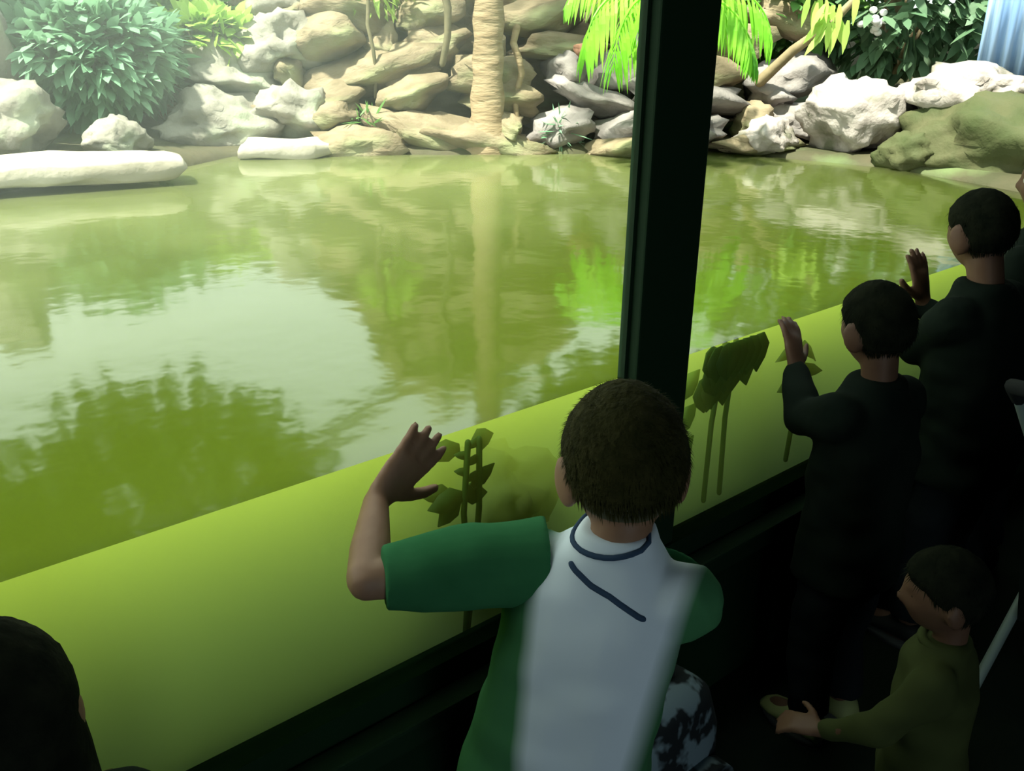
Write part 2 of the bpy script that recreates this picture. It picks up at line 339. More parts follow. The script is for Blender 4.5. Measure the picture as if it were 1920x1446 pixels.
# water body: up against the glass in front and against the bank behind
b = MB(); loop = [(4.20, 0.0125), (4.205, .12)] + [(p.x, p.y) for p in SP[1:-1]] + [(-2.5, .12), (-2.5, 0.0125)]
k = len(loop); out = []
zt, zb = WZ, 0.151
b.add([(x, y, zt) for x, y in loop] + [(x, max(y, .0125), zb) for x, y in loop],
      [tuple(range(k)), tuple(range(2 * k - 1, k - 1, -1))] + [(i, i + k, (i + 1) % k + k, (i + 1) % k) for i in range(k)])
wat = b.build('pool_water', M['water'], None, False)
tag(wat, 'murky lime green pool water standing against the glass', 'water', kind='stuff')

# ------------------------------------------------------------------ rocks and planting
sm_ = lambda t: t * t * (3 - 2 * t)
def rock_mesh(name, size, seed, sub=4, facets=12, rough=0.17, strata=0.0):
    rnd = random.Random(seed); bm = bmesh.new(); bmesh.ops.create_icosphere(bm, subdivisions=sub, radius=1)
    pl = []
    for _ in range(facets):
        nrm = Vector((rnd.gauss(0, 1), rnd.gauss(0, 1), rnd.gauss(0, 1))).normalized(); pl.append((nrm, rnd.uniform(.62, .86)))
    off = Vector((seed * 1.7, seed * .9, seed * 2.3))
    for v in bm.verts:
        p = v.co.copy()
        for nrm, d in pl:
            e = p.dot(nrm) - d
            if e > 0: p -= nrm * e * .92
        q = p + off
        p += p.normalized() * (noise.fractal(q * 1.7, .9, 2.1, 6) * rough * 1.6 - abs(noise.noise(q * 4)) * rough * .7 + noise.noise(q * 9) * rough * .22)
        if strata: p += Vector((p.x, p.y, 0)) * strata * (math.sin(p.z * 9 + noise.noise(q * 2) * 3))
        v.co = Vector((p.x * size[0], p.y * size[1], p.z * size[2]))
    b = MB(); b.addbm(bm); return b.mesh(name)

def rock(name, loc, size, seed, m, label, cat='rock', group=None, rz=0, **kw):
    o = link_mesh(name, rock_mesh(name, size, seed, **kw), M[m]); o.location = loc; o.rotation_euler = (0, 0, rz)
    return tag(o, label, cat, group)

def leaf(b, p, d, up, L, W, droop=.25, seg=3):
    d = d.normalized(); side = d.cross(up)
    side = side.normalized() if side.length > 1e-4 else Vector((1, 0, 0))
    vs_ = []; wid = [.35, 1, .75, .02] if seg == 3 else [.3, 1, .02]
    q = p.copy(); dd = d.copy()
    for i in range(seg + 1):
        vs_ += [q - side * W * .5 * wid[i], q + side * W * .5 * wid[i]]
        dd = (dd + Vector((0, 0, -droop / seg * 1.6))).normalized(); q = q + dd * (L / seg)
    b.add(vs_, [(2 * i, 2 * i + 1, 2 * i + 3, 2 * i + 2) for i in range(seg)])

def bush(name, base, centre, radii, n, L, W, m, label, cat='bush', seed=1, trunk='twig', group=None, stems=5, droop=.3):
    rnd = random.Random(seed); root = empty(name, base); B = Vector(base); C = Vector(centre) - B
    b = MB()
    for _ in range(n):
        dv = Vector((rnd.gauss(0, 1), rnd.gauss(0, 1), rnd.gauss(0, 1))).normalized()
        r = rnd.uniform(.45, 1) ** .5
        lump = 1 + .28 * noise.noise(dv * 2.2 + Vector((seed, 0, 0)))
        p = C + Vector((dv.x * radii[0], dv.y * radii[1], dv.z * radii[2])) * r * lump
        d = (dv + Vector((rnd.gauss(0, .6), rnd.gauss(0, .6), rnd.gauss(0, .5)))).normalized()
        leaf(b, p, d, Vector((rnd.gauss(0, .5), rnd.gauss(0, .5), 1)), L * rnd.uniform(.6, 1.3), W * rnd.uniform(.7, 1.2), droop)
    f = b.build('foliage', M[m], root, False); f['kind'] = 'stuff'
    for i in range(stems):
        a = 6.283 * i / stems + rnd.random(); e = C + Vector((math.cos(a) * radii[0] * .6, math.sin(a) * radii[1] * .6, radii[2] * rnd.uniform(-.1, .6)))
        s = MB(); s.tube([Vector((0, 0, 0)), e * .5 + Vector((rnd.gauss(0, .03), rnd.gauss(0, .03), 0)), e], [.018, .012, .004], 6); s.build('stem', M[trunk], root)
    return tag(root, label, cat, group)

# cliff behind the palm: a wall of the pool with stones proud of it
WALL = [(2.35, 4.15), (2.62, 3.78), (3.0, 3.42), (3.5, 3.05), (4.0, 2.72), (4.4, 2.42), (4.85, 2.25)]
b = MB(); NS, NZ = 96, 60; vs_ = []
for i in range(NS + 1):
    t = i / NS * (len(WALL) - 1); k = min(int(t), len(WALL) - 2); a, c = Vector((*WALL[k], 0)), Vector((*WALL[k + 1], 0))
    p = a.lerp(c, t - k); tn = (c - a).normalized(); nr = Vector((-tn.y, tn.x, 0)) * -1
    if nr.dot(CEN - p) < 0: nr = -nr
    top = 1.72 + .95 * math.exp(-((i / NS - .44) / .20) ** 4) + .15 * noise.noise(Vector((i * .12, 3, 0)))
    for j in range(NZ + 1):
        z = .85 + (top - .85) * j / NZ
        q = Vector((p.x, p.y, z * 1.7))
        ledge = .09 * (abs(math.sin(z * 7.5 + noise.noise(q * 1.3) * 2.5)) - .5)
        off = .16 * noise.fractal(q * 1.5, .9, 2.1, 6) + ledge - .16 * (z - .9)
        q2 = p + nr * (off + (.12 if j == 0 else 0)); vs_.append((q2.x, q2.y, z))
b.add(vs_, [(i * (NZ + 1) + j, (i + 1) * (NZ + 1) + j, (i + 1) * (NZ + 1) + j + 1, i * (NZ + 1) + j + 1) for i in range(NS) for j in range(NZ)])
cliff = b.build('wall_cliff', M['brown_rock']); cliff['kind'] = 'structure'
rnd = random.Random(12)
for row, (zz, hh) in enumerate(((.93, .085), (1.03, .10), (1.15, .095), (1.28, .11), (1.41, .10), (1.54, .11))):      # courses of broken slabby stone
    u = rnd.uniform(0, .04)
    while u < .93:
        wd = rnd.choice((.05, .07, .10, .14, .19)) * rnd.uniform(.85, 1.15); t = (u + wd / 2) * (len(WALL) - 1); k = min(int(t), len(WALL) - 2)
        a, c = Vector((*WALL[k], 0)), Vector((*WALL[k + 1], 0)); p = a.lerp(c, t - k); tn = (c - a).normalized(); nr = Vector((tn.y, -tn.x, 0))
        if nr.dot(CEN - p) < 0: nr = -nr
        p = p + nr * (.60 - .105 * row + rnd.uniform(-.05, .06)); L_ = wd * 3.15 * .56
        mm = 'pink_rock' if u + wd / 2 > .56 and row > 0 and rnd.random() < .75 else 'brown_rock'
        if p.x < 2.62 and row > 3: u += wd; continue
        o = link_mesh('stone', rock_mesh('stone', (L_ * 1.08, .20, hh * rnd.uniform(.75, 1.35)), 100 + row * 20 + int(u * 40), sub=3, facets=8, rough=.20, strata=.05), M[mm], cliff)
        o.location = (p.x, p.y, zz + rnd.uniform(-.03, .03)); o.rotation_euler = (rnd.gauss(0, .12), rnd.gauss(0, .16), math.atan2(tn.y, tn.x) + rnd.gauss(0, .22))
        u += wd
rs = link_mesh('stone', rock_mesh('stone', (.10, .08, .05), 61, sub=3), M['red_rock'], cliff); rs.location = (3.56, 2.44, 1.40); rs['label'] = 'rust red stone'

# slabs at the water's edge
def slab(name, pts, z0, z1, seed, m, label):
    b = MB(); rings = []
    cx = sum(p[0] for p in pts) / len(pts); cy = sum(p[1] for p in pts) / len(pts); dens = []
    for i in range(len(pts)):
        a, c = Vector(pts[i]), Vector(pts[(i + 1) % len(pts)])
        for k in range(8): dens.append(a.lerp(c, k / 8))
    for t, s in ((0, .55), (0, .93), (.12, .99), (.5, 1.0), (.85, .985), (1, .94), (1.03, .6), (1.03, .1)):
        r = []
        for q in dens:
            w_ = 1 + .045 * noise.noise(Vector((q.x * 4, q.y * 4, t * 3 + seed)))
            z = z0 + (z1 - z0) * t
            if t < .3: z += .028 * noise.noise(Vector((q.x * 5, q.y * 5, seed)))
            r.append((cx + (q.x - cx) * s * w_, cy + (q.y - cy) * s * w_, z + .012 * noise.noise(Vector((q.x * 6, q.y * 6, 9 + t)))))
        rings.append(r)
    b.loft(rings); o = b.build(name, M[m]); return tag(o, label, 'stone')
slab('ledge_slab', [(-.6, 2.72), (.80, 2.66), (1.42, 2.56), (1.50, 2.78), (1.1, 3.05), (-.6, 3.15)], .935, 1.015, 3, 'slab', 'long cream stone ledge jutting over the water at far left')
slab('ledge_slab', [(1.90, 3.08), (2.20, 2.90), (2.34, 2.93), (2.36, 3.12), (2.05, 3.30)], .915, .975, 8, 'slab', 'short cream stone slab lying at the water edge below the pale boulders')

rock('boulder', (1.00, 3.34, 1.12), (.26, .22, .20), 5, 'pale_rock', 'pale rounded boulder behind the long cream ledge at far left')
rock('boulder', (.92, 3.70, 1.42), (.28, .26, .42), 6, 'pale_rock', 'tall pale rock rising at the left picture edge')
rock('boulder', (1.40, 3.22, 1.02), (.16, .13, .11), 7, 'pale_rock', 'small pale boulder beside the blue green tree foot')
rock('boulder', (2.00, 3.50, 1.03), (.36, .26, .19), 11, 'pale_rock', 'low broad pale boulder above the short cream slab')
rock('boulder', (2.16, 3.66, 1.24), (.34, .24, .17), 12, 'pale_rock', 'middle pale boulder stacked on the low broad one')
rock('boulder', (2.44, 3.62, 1.38), (.30, .22, .19), 13, 'pale_rock', 'upper pale boulder leaning on the tan cliff')
rock('boulder', (2.36, 3.34, 1.08), (.26, .19, .17), 14, 'pale_rock', 'pale grey boulder between the slab and the tan cliff')
rock('boulder', (2.66, 3.80, 1.60), (.30, .22, .18), 15, 'pale_rock', 'topmost pale boulder at the upper picture edge left of the palm')
# white rocks on the right
rock('boulder', (4.50, 1.46, 1.10), (.27, .30, .26), 21, 'white_rock', 'large white rock with dark pits right of the window post')
rock('boulder', (4.68, 1.00, 1.26), (.24, .34, .16), 22, 'white_rock', 'white rock ridge lying over the mossy overhang')
rock('boulder', (4.75, .55, 1.22), (.22, .30, .12), 24, 'white_rock', 'pinkish white rock ridge at the far right edge')
rock('boulder', (4.20, 1.74, .99), (.19, .17, .12), 23, 'white_rock', 'small white boulder right beside the post at the waterline')
rock('boulder', (4.50, .70, 1.02), (.26, .50, .24), 25, 'moss_rock', 'dark green mossy rock overhanging the water at far right', facets=5)
rock('boulder', (4.36, 1.02, .98), (.14, .20, .12), 26, 'moss_rock', 'low mossy rock at the foot of the white rock')
rock('boulder', (4.30, .22, 1.02), (.24, .24, .22), 27, 'moss_rock', 'mossy rock against the end of the glass')
rock('boulder', (1.01, .165, .64), (.19, .14, .16), 31, 'wet_rock', "submerged algae covered rock near the pale tee person's face")
rock('boulder', (2.02, .46, .60), (.26, .20, .15), 32, 'pale_rock', 'pale submerged rock below the raised hand')

# palm trunk with hanging roots
tr = empty('palm_tree', (3.07, 2.66, .90)); b = MB(); pts = []; rr = []
for i in range(25):
    z = i * .09; pts.append((.03 * math.sin(z * 1.5), .02 * math.sin(z * 2.1), z)); rr.append(.075 + (.05 if i < 2 else 0) * (1 - i / 2) + (.008 if i % 2 else -.004) + .02 * (i < 5) * (1 - i / 5))
b.tube(pts, rr, 14); b.build('trunk', M['bark'], tr)
def frond_mesh(L, el, droop, leaflet, seed, nleaf=22, hang=.9):
    rnd = random.Random(seed); b = MB(); p = Vector((0, 0, 0)); e = el; pts = [p.copy()]; ds = []
    N = 14
    for i in range(N):
        d = Vector((math.cos(e), 0, math.sin(e))); ds.append(d); p = p + d * (L / N); pts.append(p.copy()); e -= droop / N
    b.tube(pts, [.010 * (1 - i / N) + .002 for i in range(N + 1)], 5)
    for i in range(nleaf):
        t = .12 + .86 * i / nleaf; k = min(int(t * N), N - 1); q = pts[k].lerp(pts[k + 1], t * N - k)
        ll = leaflet * (math.sin(math.pi * min(1, t * .85 + .12)) ** .6)
        for s in (-1, 1):
            d = ds[k] * .55 + Vector((0, s, 0)) * .75 + Vector((rnd.gauss(0, .06), rnd.gauss(0, .06), -.15 - hang * .35))
            leaf(b, q, d, Vector((0, 0, 1)), ll * rnd.uniform(.85, 1.1), .020, hang)
    return b.mesh('frond', False)
for i in range(9):
    o = link_mesh('frond', frond_mesh(.95, 1.0, 2.1, .30, i), M['frond_dark'], tr); o.location = (.0, .0, 2.16); o.rotation_euler = (0, 0, i * .698 + .2)
tag(tr, 'tan palm trunk standing at the waterline in front of the cliff', 'palm tree')
for i, (x, y, z0, z1, r_, lab) in enumerate([(3.00, 2.92, 1.32, 2.4, .028, 'thick dark aerial root hanging just left of the palm trunk'), (2.72, 3.16, 1.15, 2.1, .014, 'thin dark root hanging over the tan cliff left of the palm'),
        (3.24, 2.62, .93, 1.5, .020, 'tan root running down close to the right of the palm trunk'), (3.72, 2.36, .93, 1.16, .014, 'short tan root dipping to the water left of the post')]):
    b = MB(); b.tube([(x + .02 * math.sin(k * 1.3 + i), y + .02 * math.cos(k * 1.7), z0 + (z1 - z0) * k / 8) for k in range(9)], [r_ * (.6 + .05 * k) for k in range(9)], 8)
    o = b.build('root', M['root' if i < 2 else 'bark']); tag(o, lab, 'root')
# young palm behind the post: short stem, drooping bright fronds
yp = empty('young_palm', (3.90, 2.16, .93)); b = MB(); b.tube([(0, 0, -.02), (-.12, -.06, .35), (-.36, -.22, .67)], [.05, .045, .04], 10); b.build('stem', M['bark'], yp)
for i, (a, el, dr, L, lf, mm) in enumerate([(172, .75, 2.6, .66, .30, 'frond'), (195, .55, 2.3, .66, .30, 'frond'), (212, .9, 2.4, .6, .30, 'frond'), (225, .8, 2.6, .55, .24, 'frond'), (250, .5, 2.1, .50, .22, 'frond_dark'),
        (285, .6, 2.3, .62, .24, 'frond'), (305, .85, 2.5, .70, .26, 'frond'), (325, .4, 2.0, .66, .22, 'frond_dark'), (350, 1.0, 2.2, .60, .22, 'frond'), (30, .9, 2.2, .55, .2, 'frond_dark'), (90, .9, 2.0, .55, .2, 'frond_dark'), (140, 1.1, 2.4, .6, .22, 'frond'), (270, 1.2, 2.0, .6, .22, 'frond')]):
    o = link_mesh('frond', frond_mesh(L, el, dr, lf, 20 + i, 20, 1.1), M[mm], yp); o.location = (-.36, -.22, .66); o.rotation_euler = (0, 0, rad(a))
tag(yp, 'young palm with drooping bright lime fronds behind the window post', 'palm')

bush('leafy_tree', (1.55, 3.62, .98), (1.50, 3.72, 1.36), (.40, .34, .27), 2600, .11, .05, 'leaf_blue', 'bluish green leafy tree over the long cream ledge', 'tree', 3)
bush('leafy_tree', (1.10, 4.10, 1.05), (1.10, 4.15, 1.42), (.42, .36, .26), 1300, .14, .06, 'leaf_blue', 'hazy green tree behind the tall pale rock at left', 'tree', 4)
bush('leafy_tree', (1.95, 4.35, 1.2), (1.95, 4.35, 1.48), (.48, .36, .24), 1300, .14, .06, 'leaf_mid', 'mid green tree at the upper edge behind the lime bush', 'tree', 5)
bush('lime_bush', (2.12, 3.86, 1.15), (2.14, 3.82, 1.43), (.30, .22, .13), 420, .11, .06, 'leaf_lime', 'sunlit lime green bush above the pale boulders', 'bush', 6)
bush('hanging_bush', (2.90, 3.40, 1.55), (2.88, 3.34, 1.72), (.16, .14, .14), 160, .11, .03, 'leaf_lime', 'yellow green tuft hanging on the cliff left of the palm', 'bush', 7)
bush('leafy_tree', (5.35, 1.75, 1.15), (5.35, 1.75, 1.75), (.42, .48, .50), 1300, .13, .06, 'leaf_teal', 'dark teal tree behind the large white rock', 'tree', 8)
bush('leafy_tree', (5.62, 1.10, 1.10), (5.62, 1.12, 1.60), (.36, .42, .50), 1100, .13, .06, 'leaf_teal', 'dark olive tree behind the white rock ridge', 'tree', 9)
bush('leafy_tree', (5.05, 2.30, 1.15), (5.05, 2.25, 1.75), (.40, .36, .45), 900, .13, .06, 'leaf_mid', 'green tree between the cliff end and the teal tree', 'tree', 10)
bush('shore_grass', (3.40, 2.42, .92), (3.40, 2.44, 1.00), (.10, .07, .07), 90, .09, .012, 'leaf_blue', 'small grassy tuft at the waterline right of the palm trunk', 'grass', 11, stems=0, droop=.1)
bush('shore_grass', (2.60, 3.02, .92), (2.60, 3.05, 1.02), (.10, .08, .08), 90, .09, .012, 'leaf_mid', 'small grassy tuft at the foot of the tan cliff', 'grass', 12, stems=0, droop=.1)
# white blossom cluster
b = MB(); rnd = random.Random(4)
for i in range(22): b.ellipsoid((rnd.gauss(0, .035), rnd.gauss(0, .04), rnd.gauss(0, .03)), (.022, .022, .018), 8, 6)
o = b.build('blossom', M['blossom']); o.location = (4.94, 1.66, 1.56); tag(o, 'white blossom cluster in the dark trees at upper right', 'flower')
# leaning branch with leaves right of the post
br = empty('branch', (4.38, 1.95, 1.25)); b = MB(); b.tube([(0, 0, 0), (.06, -.14, .16), (.14, -.3, .30), (.2, -.38, .42)], [.03, .026, .022, .016], 8); b.build('stem', M['twig'], br)
b = MB(); rnd = random.Random(9)
for i in range(26): leaf(b, Vector((.08 + .05 * rnd.gauss(0, 1), -.30 + .07 * rnd.gauss(0, 1), .36 + .05 * rnd.gauss(0, 1))), Vector((rnd.gauss(0, .4), rnd.gauss(0, .4), -.8)), Vector((1, 0, .2)), .16, .04, .2)
f = b.build('foliage', M['leaf_lime'], br, False); f['kind'] = 'stuff'
tag(br, 'leaning branch with hanging yellow green leaves right of the post', 'branch')
# pale blue ribbed sheet at far right
b = MB(); N = 60; vs_ = []
for k in range(N + 1):
    u = k / N; wv = .018 * math.sin(u * 75); x = 4.98 + wv + .08 * u; y = 1.09 - .9 * u
    for z in (1.05, 2.5): vs_ += [(x, y, z), (x + .012, y, z)]
fs = []
for k in range(N):
    a = 4 * k; c = a + 4; fs += [(a, c, c + 2, a + 2), (a + 1, a + 3, c + 3, c + 1), (a, a + 1, c + 1, c), (a + 2, c + 2, c + 3, a + 3)]
fs += [(0, 2, 3, 1), (4 * N, 4 * N + 1, 4 * N + 3, 4 * N + 2)]
b.add(vs_, fs); tag(b.build('ribbed_sheet', M['blue_sheet']), 'pale blue upright ribbed sheet at the upper right corner behind the white rocks', 'panel')

# water plants just behind the glass
def weed(name, base, leaves, stems, label, m='waterweed'):
    root = empty(name, base)
    for pts in stems:
        s = MB(); s.tube(pts, .006, 6); s.build('stem', M[m], root)
    for (p, d, L, W, dr) in leaves:
        b = MB(); leaf(b, Vector(p), Vector(d), Vector((0, -1, .25)), L, W, dr); me = b.mesh('leaf', True)
        o = link_mesh('leaf', me, M[m], root); sm = o.modifiers.new('thick', 'SOLIDIFY'); sm.thickness = .003
    return tag(root, label, 'water plant')
rnd = random.Random(2)
lv = [((0, 0, .335), (-.9, .05, .02), .075, .045, .1), ((0, 0, .335), (.7, .05, -.1), .06, .04, .1), ((-.01, 0, .33), (-.5, 0, -.35), .06, .04, .1), ((.02, 0, .345), (.4, 0, .3), .06, .03, .1), ((-.02, .01, .34), (-.6, 0, .25), .07, .035, .1)] \
    + [((.012, 0, .36 + .016 * i), ((-1) ** i * .7, .05, .35), .032, .016, .1) for i in range(5)] + [((.0, .01, .425), (-.9, .2, .0), .07, .04, .05), ((.03, .01, .425), (.8, .2, .0), .06, .04, .05)]
weed('water_plant', (.875, .032, .43), lv, [[(0, 0, 0), (.01, .0, .15), (0, 0, .30), (.01, .0, .435)], [(.01, .01, 0), (.03, .01, .15), (.035, 0, .3), (.035, .0, .435)]], "slender dark water plant between the pressed palm and the pale tee person's head")
lv = [((-.06 + .026 * i + .01 * (r_ % 2), .006 * r_, .398 - .035 * r_), ((.18 - .03 * i + rnd.gauss(0, .12)), .02, -1), .085 + .01 * rnd.random(), .075, .0) for r_ in range(3) for i in range(8 - r_ * 2)]
weed('water_plant', (1.60, .024, .495), lv, [[(0, .02, 0), (.0, .02, .2), (.02, .02, .39)], [(.06, .02, 0), (.05, .02, .2), (.06, .02, .39)]], 'broad dark green leaf clump under water right of the post')
lv = [((0, 0, .05 + .04 * i), ((-1) ** i * .6, .1, .5), .09, .05, .15) for i in range(7)]
weed('water_plant', (1.475, .04, .50), lv, [[(0, 0, 0), (.0, .0, .2), (-.01, 0, .36)]], 'pale leafy water plant growing hard by the right side of the post', 'pale_weed')
lv = [((0, 0, .30), (.8, .1, .25), .12, .05, .8), ((0, 0, .30), (-.7, .1, .35), .09, .04, .6), ((0, 0, .24), (.7, 0, .1), .12, .04, .3), ((0, 0, .22), (-.6, 0, .1), .08, .04, .3)]
weed('water_plant', (1.93, .04, .50), lv, [[(0, 0, 0), (.01, .0, .15), (0, 0, .31)]], 'curled dark water plant in front of the black topped person with raised hand')

# tall trees out of the picture's top, their crowns mirrored in the water
for i, (x, y, bx_, by_, cz, rx, lab) in enumerate([(.35, 4.55, -1.2, 4.4, 3.6, 1.05, 'tall tree at far left whose dark crown is mirrored in the water'), (2.0, 4.85, 3.55, 3.95, 3.7, 1.0, 'tall tree behind the pale boulders whose dark crown is mirrored in the water'),
        (4.75, 3.05, 4.75, 3.05, 3.5, .95, 'tall tree behind the cliff end whose crown is mirrored beside the post'), (6.0, 2.1, 6.0, 2.1, 3.1, .95, 'tall tree behind the dark teal tree at upper right')]):
    t = bush('tall_tree', (bx_, by_, 1.3), (x, y, cz), (rx, rx * .8, .85), 1500, .26, .13, 'leaf_teal', lab, 'tree', 70 + i, stems=0)
    b = MB(); b.tube([(0, 0, -.2), (.05, .02, 1.35), (x - bx_, y - by_, cz - 1.3)], [.09, .07, .05], 10); b.build('trunk', M['twig'], t)

# ------------------------------------------------------------------ people
def head_radius(d):
    x, y, z = d
    a, bb, c = .071, .088, .100
    r = 1 / math.sqrt((x / a) ** 2 + (y / bb) ** 2 + (z / c) ** 2)
    p = Vector(d) * r
    g = lambda cx, cz, sx, sz: math.exp(-((x - cx) / sx) ** 2 - ((z - cz) / sz) ** 2) if y > 0 else 0
    if z < 0: p.x *= 1 - .24 * min(1, -z) ** 1.3
    if z < -.1 and y < 0: p.y *= 1 - .38 * min(1, (-z - .1) / .7)
    f = 0
    f += .017 * g(0, -.16, .12, .16) + .008 * g(0, .0, .09, .22) + .004 * g(0, .30, .5, .12)
    f -= .008 * g(.36, .06, .17, .12) + .008 * g(-.36, .06, .17, .12)
    f += .005 * g(.42, -.25, .22, .2) + .005 * g(-.42, -.25, .22, .2)
    f += .005 * g(0, -.46, .2, .06) + .004 * g(0, -.58, .18, .06) - .003 * g(0, -.52, .2, .03) + .007 * g(0, -.80, .22, .14)
    p.y += f
    return p

def head_grid(seg=48, rings=36):
    vs_ = []; fs = []
    for i in range(1, rings):
        th = math.pi * i / rings
        for j in range(seg):
            a = 2 * math.pi * j / seg; vs_.append(Vector((math.sin(th) * math.cos(a), math.sin(th) * math.sin(a), math.cos(th))))
    vs_.append(Vector((0, 0, 1))); vs_.append(Vector((0, 0, -1))); T, Bt = len(vs_) - 2, len(vs_) - 1
    for i in range(rings - 2):
        for j in range(seg):
            a, c = i * seg + j, i * seg + (j + 1) % seg; fs.append((a, a + seg, c + seg, c))
    for j in range(seg):
        fs.append((T, j, (j + 1) % seg)); k = (rings - 2) * seg; fs.append((Bt, k + (j + 1) % seg, k + j))
    return vs_, fs
HG = head_grid()
def sm(a, c, x):
    t = max(0, min(1, (x - a) / (c - a))); return t * t * (3 - 2 * t)

def hairline(d, low):       # lowest z that carries hair in direction d
    az = math.atan2(d.x, d.y); a = abs(az) / math.pi     # 0 front, 1 back
    pts = [(0, .50), (.25, .42), (.38, .12), (.46, -.05), (.55, -.05), (.66, low), (1, low)]
    for (x0, z0), (x1, z1) in zip(pts, pts[1:]):
        if a <= x1: return z0 + (z1 - z0) * (a - x0) / (x1 - x0)
    return low

def make_hand(b, wrist, fd, pn, side, s, curl=0.0, spread=.16):
    """palm, four unequal fingers with bends and a thumb from the palm's side; side=+1: thumb lies on fd x pn."""
    fd = Vector(fd).normalized(); pn = Vector(pn); pn = (pn - fd * pn.dot(fd)).normalized(); t = fd.cross(pn) * side
    W = Vector(wrist)
    n = 14; rings = []
    for u, hw, th in ((-.006, .019, .016), (.012, .024, .013), (.035, .029, .0125), (.055, .031, .011), (.064, .029, .009)):
        rings.append([W + fd * u * s + t * math.cos(2 * math.pi * k / n) * hw * s + pn * math.sin(2 * math.pi * k / n) * th * s for k in range(n)])
    b.loft(rings)
    for i, (o, L, a) in enumerate(((.0225, .050, .9), (.0078, .057, .25), (-.0075, .053, -.35), (-.0225, .042, -1.05))):
        d = (fd + t * math.tan(a * spread)).normalized(); p = W + fd * .055 * s + t * o * s; pts = [p]; dd = d
        for fr, cc in ((.48, .05 + curl), (.30, .12 + curl), (.22, .10 + curl)):
            dd = (dd + pn * cc).normalized(); p = p + dd * L * fr * s; pts.append(p)
        b.tube(pts, [.0078 * s, .0074 * s, .0068 * s, .0060 * s], 10)
    p = W + fd * .016 * s + t * .020 * s; pts = [p]
    for dd, L in (((t * .85 + fd * .55 + pn * .2), .024), ((t * .75 + fd * .75 + pn * .15), .022), ((t * .5 + fd * .9), .016)):
        p = p + dd.normalized() * L * s; pts.append(p)
    b.tube(pts, [.011 * s, .0095 * s, .0085 * s, .0070 * s], 10)

